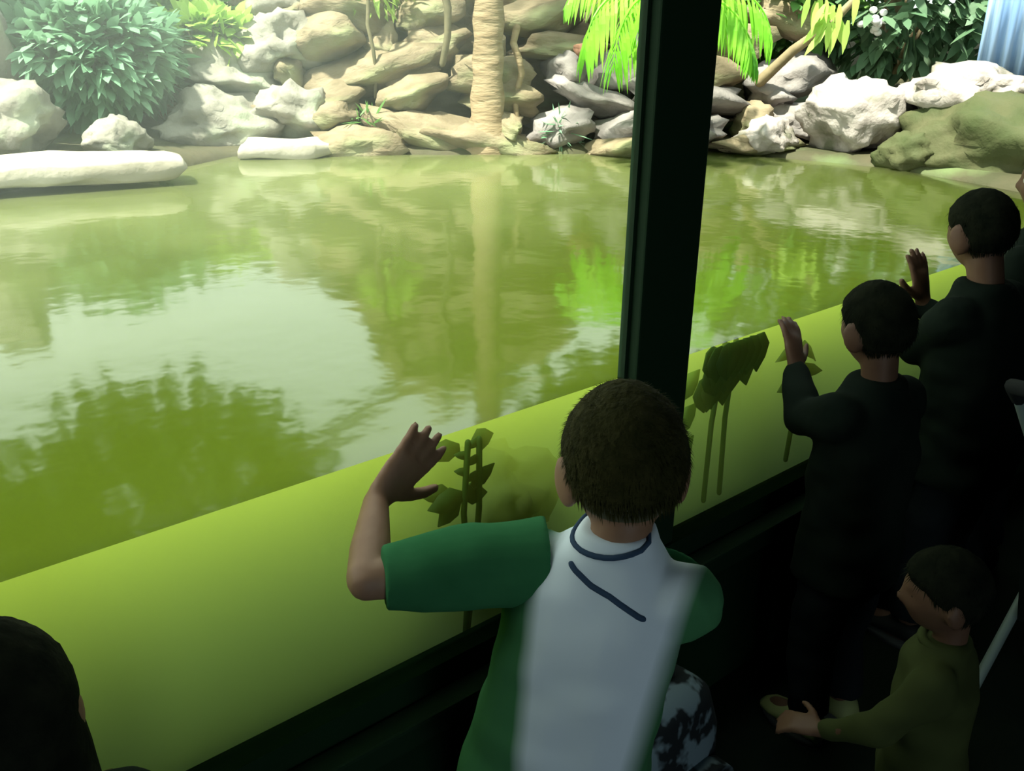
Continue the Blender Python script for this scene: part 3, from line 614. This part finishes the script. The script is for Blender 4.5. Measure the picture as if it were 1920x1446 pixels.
def person(base, face, H, label, pelvis, shoulders, head, head_face, head_pitch, arms, skin='skin', hair='hair_black', top='black_cloth', bottom='dark_trouser', shoe='shoe_black',
           long_sleeve=True, raglan=False, long_hair=False, voxel=.006, blades=2500, feet=None, top_name='jacket', hood=False, rough_folds=1.0, hs=1.0):
    s = H / 1.1; B = Vector(base); rz = rad(face - 90)
    inv = Matrix.Rotation(-rz, 4, 'Z')
    L = lambda p: inv @ (Vector(p) - B)
    LD = lambda d: inv @ Vector(d)
    root = empty('person', base, rz)
    pv, sh, hc = L(pelvis), L(shoulders), L(head)
    sx = .103 * s
    spine = sh - pv
    def ring(c, hw, hd, n=28, e=2.5):
        out = []
        for k in range(n):
            a = 2 * math.pi * k / n; ca, sa = math.cos(a), math.sin(a)
            out.append(Vector((c.x + hw * s * math.copysign(abs(ca) ** (2 / e), ca), c.y + hd * s * math.copysign(abs(sa) ** (2 / e), sa), c.z)))
        return out
    sp = lambda t: pv + spine * t
    b = MB()
    b.loft([ring(sp(t), w_, d_) for t, w_, d_ in ((-.20, .06, .05), (-.1, .088, .068), (0, .096, .076), (.35, .086, .066), (.7, .098, .070), (.9, .104, .062), (1.0, .085, .050), (1.08, .045, .040))])
    hm = Matrix.Translation(hc) @ Matrix.Rotation(rad(head_face - face), 4, 'Z') @ Matrix.Rotation(rad(head_pitch), 4, 'X') @ Matrix.Scale(s * hs, 4)
    nk = hm @ Vector((0, -.02, -.06))
    b.tube([sh + Vector((0, -.008 * s, -.03 * s)), sh.lerp(nk, .5) + Vector((0, -.006 * s, 0)), nk], [.042 * s, .037 * s, .038 * s], 16)
    b.add([hm @ head_radius(d) for d in HG[0]], HG[1])
    for e in (-1, 1):
        b.ellipsoid(hm @ Vector((e * .0755, -.008, -.014)), (.010 * s, .024 * s, .035 * s), 14, 10, (Matrix.Rotation(rad(head_face - face), 3, 'Z') @ Matrix.Rotation(rad(-e * 24), 3, 'Z') @ Matrix.Rotation(rad(-12), 3, 'X')))
    J = {}
    for k, e in (('L', -1), ('R', 1)):
        el, wr, fd, pn, curl = arms[k]
        S0 = sh + Vector((e * sx, 0, -.02 * s)); E, W = L(el), L(wr); J[k] = (S0, E, W)
        b.tube([S0, S0.lerp(E, .5), E], [.036 * s, .032 * s, .027 * s], 14)
        b.tube([E, E.lerp(W, .35), W], [.028 * s, .029 * s, .019 * s], 14)
        fdl, pnl = LD(fd), LD(pn)
        # thumb side: for a left hand seen from its back with fingers up the thumb lies on the right
        make_hand(b, W + fdl.normalized() * .012 * s, fdl, pnl, -1 if k == 'L' else 1, s * 1.12, curl)
    ft = feet or ((-.06, .0), (.06, .0)); LG = []
    for i, e in enumerate((-1, 1)):
        hp = pv + Vector((e * .048 * s, 0, -.03 * s)); an = Vector((ft[i][0] * s, ft[i][1] * s, .06 * s)); kn = hp.lerp(an, .48) + Vector((0, .02 * s, 0))
        LG.append((hp, kn, an))
        b.tube([hp, hp.lerp(kn, .5), kn, kn.lerp(an, .35), an], [.058 * s, .05 * s, .040 * s, .039 * s, .026 * s], 16)
        b.ellipsoid(an + Vector((0, .04 * s, -.03 * s)), (.03 * s, .075 * s, .026 * s))
    body = link_mesh('body', remeshed(b, voxel, 3), M[skin], root)
    for e in (-1, 1):
        ey = MB(); ey.ellipsoid(hm @ Vector((e * .028, .0660, .006)), (.0095 * s,) * 3, 14, 10); eo = ey.build('eye', M['white'], body)
        ir = MB(); ir.ellipsoid(hm @ Vector((e * .028, .0720, .006)), (.0050 * s,) * 3, 10, 8); ir.build('iris', M['iris'], body)
    # hair: a shell that stands off the scalp and dips under the skin outside the hairline
    def shell(name, m, low, off, dip=-.006, cut=None, wob=.003, par=root):
        b = MB(); vs2 = []
        for d in HG[0]:
            p = head_radius(d); hl = hairline(d, low); k = sm(hl - .10, hl + .12, d.z)
            if cut is not None: k *= 1 - sm(cut - .1, cut + .1, d.z)
            n_ = (p.normalized())
            o = dip + (off * (.55 + .45 * sm(-.2, .7, d.z)) - dip) * k + wob * k * noise.noise(Vector((d.x * 9, d.y * 9, d.z * 3)) + B)
            vs2.append(hm @ (p + n_ * o))
        b.add(vs2, HG[1]); return b
    hb = shell('hair', hair, -.55 if not raglan else -.30, .014 if not long_hair else .020)
    if long_hair:
        rings = []
        for t in range(9):
            u = t / 8; z = .02 - u * .19; wdt = .080 + .022 * u; bk = .085 - .012 * u
            rings.append([hm @ Vector((wdt * math.cos(a) * (1 + .05 * noise.noise(Vector((a * 3, u * 2, 1)))), -.010 - bk * max(-.25, math.sin(a)) * (1 + .05 * noise.noise(Vector((a * 4, u * 3, 5)))), z)) for a in [2 * math.pi * k / 36 for k in range(36)]])
        hb.loft(rings)
    if blades and not long_hair:
        rnd = random.Random(5)
        for _ in range(blades):
            d = Vector((rnd.gauss(0, 1), rnd.gauss(0, 1), rnd.gauss(0, 1))).normalized(); hl = hairline(d, -.34 if raglan else -.6) + rnd.uniform(-.04, .1)
            if d.z < hl: continue
            p = head_radius(d); n_ = p.normalized(); off = .009 * (.55 + .45 * sm(-.2, .7, d.z))
            comb = Vector((n_.x * .3 + .15, .35 if d.z > .6 else -.2, -1)); comb = (comb - n_ * comb.dot(n_)).normalized()
            q = p + n_ * off; e = q + comb * rnd.uniform(.012, .024) + n_ * rnd.uniform(.002, .006); sd = n_.cross(comb) * .0016
            hb.add([hm @ (q - sd), hm @ (q + sd), hm @ e], [(0, 1, 2)])
    hb.build('hair', M[hair], root)
    if raglan: shell('clipped_hair', 'hair_fade', -.62, .0045, wob=.001).build('clipped_hair', M['hair_fade'], root)
    # top: torso and sleeves
    fold = lambda p, n_: p + n_ * rough_folds * (.007 * s * noise.noise(Vector((p.x * 9, p.y * 9, p.z * 22)) + B) + .006 * s * noise.noise(p * 16 + B))
    t_ = MB()
    t_.loft([ring(sp(t), w_, d_) for t, w_, d_ in ((-.12, .140 if raglan else .126, .118 if raglan else .106), (0, .136 if raglan else .122, .112 if raglan else .102), (.3, .128 if raglan else .115, .102 if raglan else .094), (.6, .124, .094), (.85, .123, .083), (.97, .110, .072), (1.05, .084, .060), (1.12, .060, .054), (1.19 if raglan else 1.14, .048, .047))])
    for k, e in (('L', -1), ('R', 1)):
        S0, E, W = J[k]; t_.tube([sp(.86) + Vector((e * .045 * s, 0, 0)), S0], [.062 * s, .054 * s], 18)
    sl = MB()
    for k, e in (('L', -1), ('R', 1)):
        S0, E, W = J[k]; tgt = sl if raglan else t_
        if raglan: tgt = MB()
        if long_sleeve:
            tgt.tube([S0, S0.lerp(E, .5), E], [.054 * s, .047 * s, .042 * s], 18); tgt.tube([E, E.lerp(W, .5), E.lerp(W, .94)], [.042 * s, .039 * s, .031 * s], 18)
        else:
            up = Vector((0, 0, .012 * s))
            tgt.tube([S0 + Vector((-e * .02 * s, 0, .008 * s)), S0.lerp(E, .35) + up * .5, S0.lerp(E, .7), S0.lerp(E, .90)], [.062 * s, .058 * s, .050 * s, .043 * s], 22, round_ends=False)
        if raglan: link_mesh('sleeve', remeshed(tgt, voxel, 3, fold), M['green_sleeve'], root)
    if hood: t_.tube([sh + Vector((0, -.05 * s, .02 * s)), sh + Vector((0, -.075 * s, .0))], [.06 * s, .05 * s], 16)
    me = remeshed(t_, voxel, 5, fold)
    tb = link_mesh(top_name, me, M[top], root)
    if raglan:
        at = me.attributes.new('panel', 'FLOAT', 'POINT')
        for i, v in enumerate(me.vertices):
            tt = (v.co.z - pv.z) / spine.z; c = sp(tt); ang = math.atan2(-(v.co.y - c.y), v.co.x - c.x)     # 90 deg = spine
            dx = v.co.x - c.x
            at.data[i].value = .5 + max(-dx - (.008 + .068 * tt) * s, dx - .112 * s) * 9
        bvh = BVHTree.FromPolygons([v.co for v in me.vertices], [p.vertices for p in me.polygons])
        def seam(pts, r_, nm, m):
            q = []
            for p in pts:
                hit = bvh.find_nearest(Vector(p)); q.append(hit[0] + hit[1] * r_ * .15)
            b = MB(); b.tube(q, r_, 8); b.build(nm, M[m], root)
        # neckband and the two curved navy piping lines across the upper back
        nb = [sh + Vector((.052 * s * math.cos(a), .050 * s * math.sin(a) - .004 * s, .062 * s + .012 * s * math.sin(a))) for a in [2 * math.pi * k / 28 for k in range(29)]]
        seam(nb, .0038 * s, 'neckband', 'shirt_trim')
        seam([sh + Vector((-.045 * s + .128 * s * u, -.09 * s, .052 * s - .060 * s * u ** .75)) for u in [k / 16 for k in range(17)]], .0040 * s, 'piping', 'shirt_trim')
    else:
        cb = MB(); n = 24
        cb.tube([sh + Vector((.050 * s * math.cos(a), .048 * s * math.sin(a), .034 * s)) for a in [2 * math.pi * k / n for k in range(n + 1)]], .011 * s, 8); cb.build('collar', M[top], tb)
    # trousers
    t_ = MB(); t_.loft([ring(sp(t), w_, d_) for t, w_, d_ in ((-.28, .07, .06), (-.16, .105, .086), (0, .112, .092), (.12, .104, .084))])
    for hp, kn, an in LG:
        t_.tube([hp, hp.lerp(kn, .5), kn, kn.lerp(an, .5), an + Vector((0, 0, .02 * s))], [.070 * s, .064 * s, .056 * s, .052 * s, .048 * s], 16, round_ends=False)
    link_mesh('trousers', remeshed(t_, voxel * 1.3, 4, fold), M[bottom], root)
    for hp, kn, an in LG:
        b = MB(); c = Vector((an.x, an.y, 0)); rings = []
        for y, hw, h in ((-.045, .022, .055), (-.03, .034, .075), (.0, .036, .080), (.04, .037, .060), (.08, .040, .045), (.115, .033, .034), (.128, .018, .026)):
            rings.append([c + Vector((hw * s * math.cos(a), y * s, .012 * s + (h - .012) * s * (.5 + .5 * math.sin(a)))) for a in [2 * math.pi * k / 16 for k in range(16)]])
        b.loft(rings); so = b.build('shoe', M[shoe], root)
        b = MB(); b.loft([[c + Vector((.041 * s * math.cos(a), .043 * s + .09 * s * math.sin(a), z)) for a in [2 * math.pi * k / 20 for k in range(20)]] for z in (.001, .016 * s)]); b.build('sole', M['sole'], so)
    return tag(root, label, 'person', 'visitors at the glass')

UP = (0, 0, 1)
# foreground visitor in the pale tee
person((.72, -.30, 0), 26, 1.13, 'person in pale grey tee with green sleeves, one palm pressed on the glass', (.742, -.345, .49), (.792, -.388, .860), (.818, -.385, 1.004), 55, -6,
       {'L': ((.545, -.180, .840), (.648, -.045, .868), (.70, -.02, .50), (.12, 1, -.1), .0), 'R': ((.865, -.340, .72), (.790, -.190, .74), (0.1, 1, .2), (0, .2, -1), .15)},
       hair='hair_brown', top='shirt', raglan=True, long_sleeve=False, voxel=.0045, blades=5000, top_name='shirt', rough_folds=.7)
# second visitor: dark top, hand raised to the glass
person((1.69, -.29, 0), 82, 1.06, 'person in black top with raised hand, nearest right of the post', (1.69, -.28, .47), (1.70, -.275, .835), (1.702, -.255, .982), 72, -4,
       {'L': ((1.628, -.165, .775), (1.712, -.085, .835), (.35, .45, .75), (.1, 1, 0), .05), 'R': ((1.84, -.27, .66), (1.83, -.20, .52), (0, .5, -.8), (-1, 0, 0), .2)}, skin='skin_dark', shoe='shoe', hs=.88)
# third visitor, taller, further along the glass
person((2.21, -.27, 0), 85, 1.20, 'taller person in black at the glass with one hand forward, behind the raised hand', (2.215, -.27, .54), (2.222, -.245, .935), (2.225, -.207, 1.098), 68, -6,
       {'L': ((2.17, -.13, .80), (2.25, -.08, .82), (.5, .6, .3), (.1, 1, 0), .1), 'R': ((2.345, -.16, .80), (2.328, -.06, .865), (-.05, .25, .9), (0, 1, 0), .0)}, skin='skin_dark', hs=.82)
# fourth visitor cut by the right edge
person((2.61, -.22, 0), 95, 1.28, 'person in black cut off by the right picture edge', (2.61, -.22, .58), (2.61, -.22, 1.0), (2.66, -.20, 1.17), 95, -5,
       {'L': ((2.47, -.22, .80), (2.47, -.15, .66), (0, .5, -.8), (1, 0, 0), .2), 'R': ((2.75, -.22, .80), (2.76, -.15, .66), (0, .5, -.8), (-1, 0, 0), .2)}, skin='skin_dark', hs=.85)
# toddler at lower right in an olive coat
person((1.38, -.63, 0), 112, .80, 'small person in olive coat, lit from the window at lower right', (1.38, -.63, .34), (1.375, -.625, .575), (1.365, -.615, .690), 125, -6,
       {'L': ((1.25, -.60, .47), (1.25, -.51, .40), (-.2, 1, -.2), (.3, 0, -1), .25), 'R': ((1.50, -.62, .46), (1.50, -.57, .35), (0, .3, -1), (-1, 0, 0), .25)}, skin='skin_dark', top='olive_coat', top_name='coat', rough_folds=1.6)
# long haired visitor at lower left
person((.085, -.26, 0), 80, 1.0, 'person with long black hair at the lower left picture edge', (.085, -.26, .45), (.085, -.25, .765), (.085, -.235, .895), 78, -8,
       {'L': ((-.05, -.22, .62), (-.03, -.10, .56), (0, 1, .2), (0, 0, -1), .2), 'R': ((.21, -.22, .62), (.20, -.10, .56), (0, 1, .2), (0, 0, -1), .2)}, skin='skin', long_hair=True)

# ------------------------------------------------------------------ bag on the floor and pushchair frame
bg = empty('backpack', (1.16, -.22, 0)); b = MB()
rings = []
for z, w_, d_ in ((.0, .11, .06), (.02, .13, .08), (.13, .135, .09), (.25, .13, .085), (.33, .105, .07), (.37, .06, .04)):
    rings.append([Vector((w_ * math.copysign(abs(math.cos(a)) ** .7, math.cos(a)), d_ * math.copysign(abs(math.sin(a)) ** .7, math.sin(a)), z)) for a in [2 * math.pi * k / 28 for k in range(28)]])
b.loft(rings); b.build('body', M['bag'], bg)
b = MB(); b.loft([[Vector((.10 * math.copysign(abs(math.cos(a)) ** .6, math.cos(a)), -.085 - dd, .13 + .085 * math.copysign(abs(math.sin(a)) ** .6, math.sin(a)))) for a in [2 * math.pi * k / 24 for k in range(24)]] for dd in (0, .03, .036)]); b.build('pocket', M['bag'], bg)
for e in (-1, 1):
    b = MB(); b.tube([(e * .06, .055, .32), (e * .075, .13, .28), (e * .075, .135, .18), (e * .09, .08, .05)], .010, 8, flat=2.0, flat_axis=(1, 0, 0)); b.build('strap', M['strap'], bg)
b = MB(); b.tube([(-.03, 0, .36), (-.025, 0, .395), (.025, 0, .395), (.03, 0, .36)], .007, 8); b.build('handle', M['strap'], bg)
tag(bg, 'black backpack with blotchy blue grey pattern on the floor under the window', 'bag')

pc = empty('pushchair', (2.05, -.76, 0), rad(-90))
for e in (-.22, .22):
    b = MB(); b.tube([(e, .30, .10), (e, .05, .42), (e, -.22, .80), (e, -.34, .92)], .011, 10); b.build('frame_tube', M['tube'], pc)
    b = MB(); b.tube([(e, -.28, .10), (e, .05, .42)], .011, 10); b.build('frame_tube', M['tube'], pc)
    for y in (.30, -.28):
        bm = bmesh.new(); bmesh.ops.create_cone(bm, cap_ends=True, segments=28, radius1=.085, radius2=.085, depth=.035); bmesh.ops.bevel(bm, geom=bm.edges[:], offset=.008, segments=2, affect='EDGES')
        b = MB(); b.addbm(bm, Matrix.Translation((e * 1.1, y, .087)) @ Matrix.Rotation(rad(90), 4, 'Y')); wo = b.build('wheel', M['sole'], pc)
        b = MB(); b.tube([(e * 1.1 - .02, y, .087), (e * 1.1 + .02, y, .087)], .02, 12); b.build('hub', M['tube'], wo)
b = MB(); b.tube([(-.22, -.34, .92), (-.215, -.40, .96), (-.15, -.42, .97), (.15, -.42, .97), (.215, -.40, .96), (.22, -.34, .92)], .014, 10); b.build('handle', M['strap'], pc)
b = MB(); b.loft([[Vector((x, y + dy, z + dz)) for x, y, z in ((-.20, .22, .38), (.20, .22, .38), (.20, -.08, .36), (.20, -.26, .78), (-.20, -.26, .78), (-.20, -.08, .36))] for dy, dz in ((0, 0), (-.01, -.03))]); b.build('seat', M['black_cloth'], pc, False)
tag(pc, 'dark pushchair with grey tube frame at the right picture edge', 'pushchair')
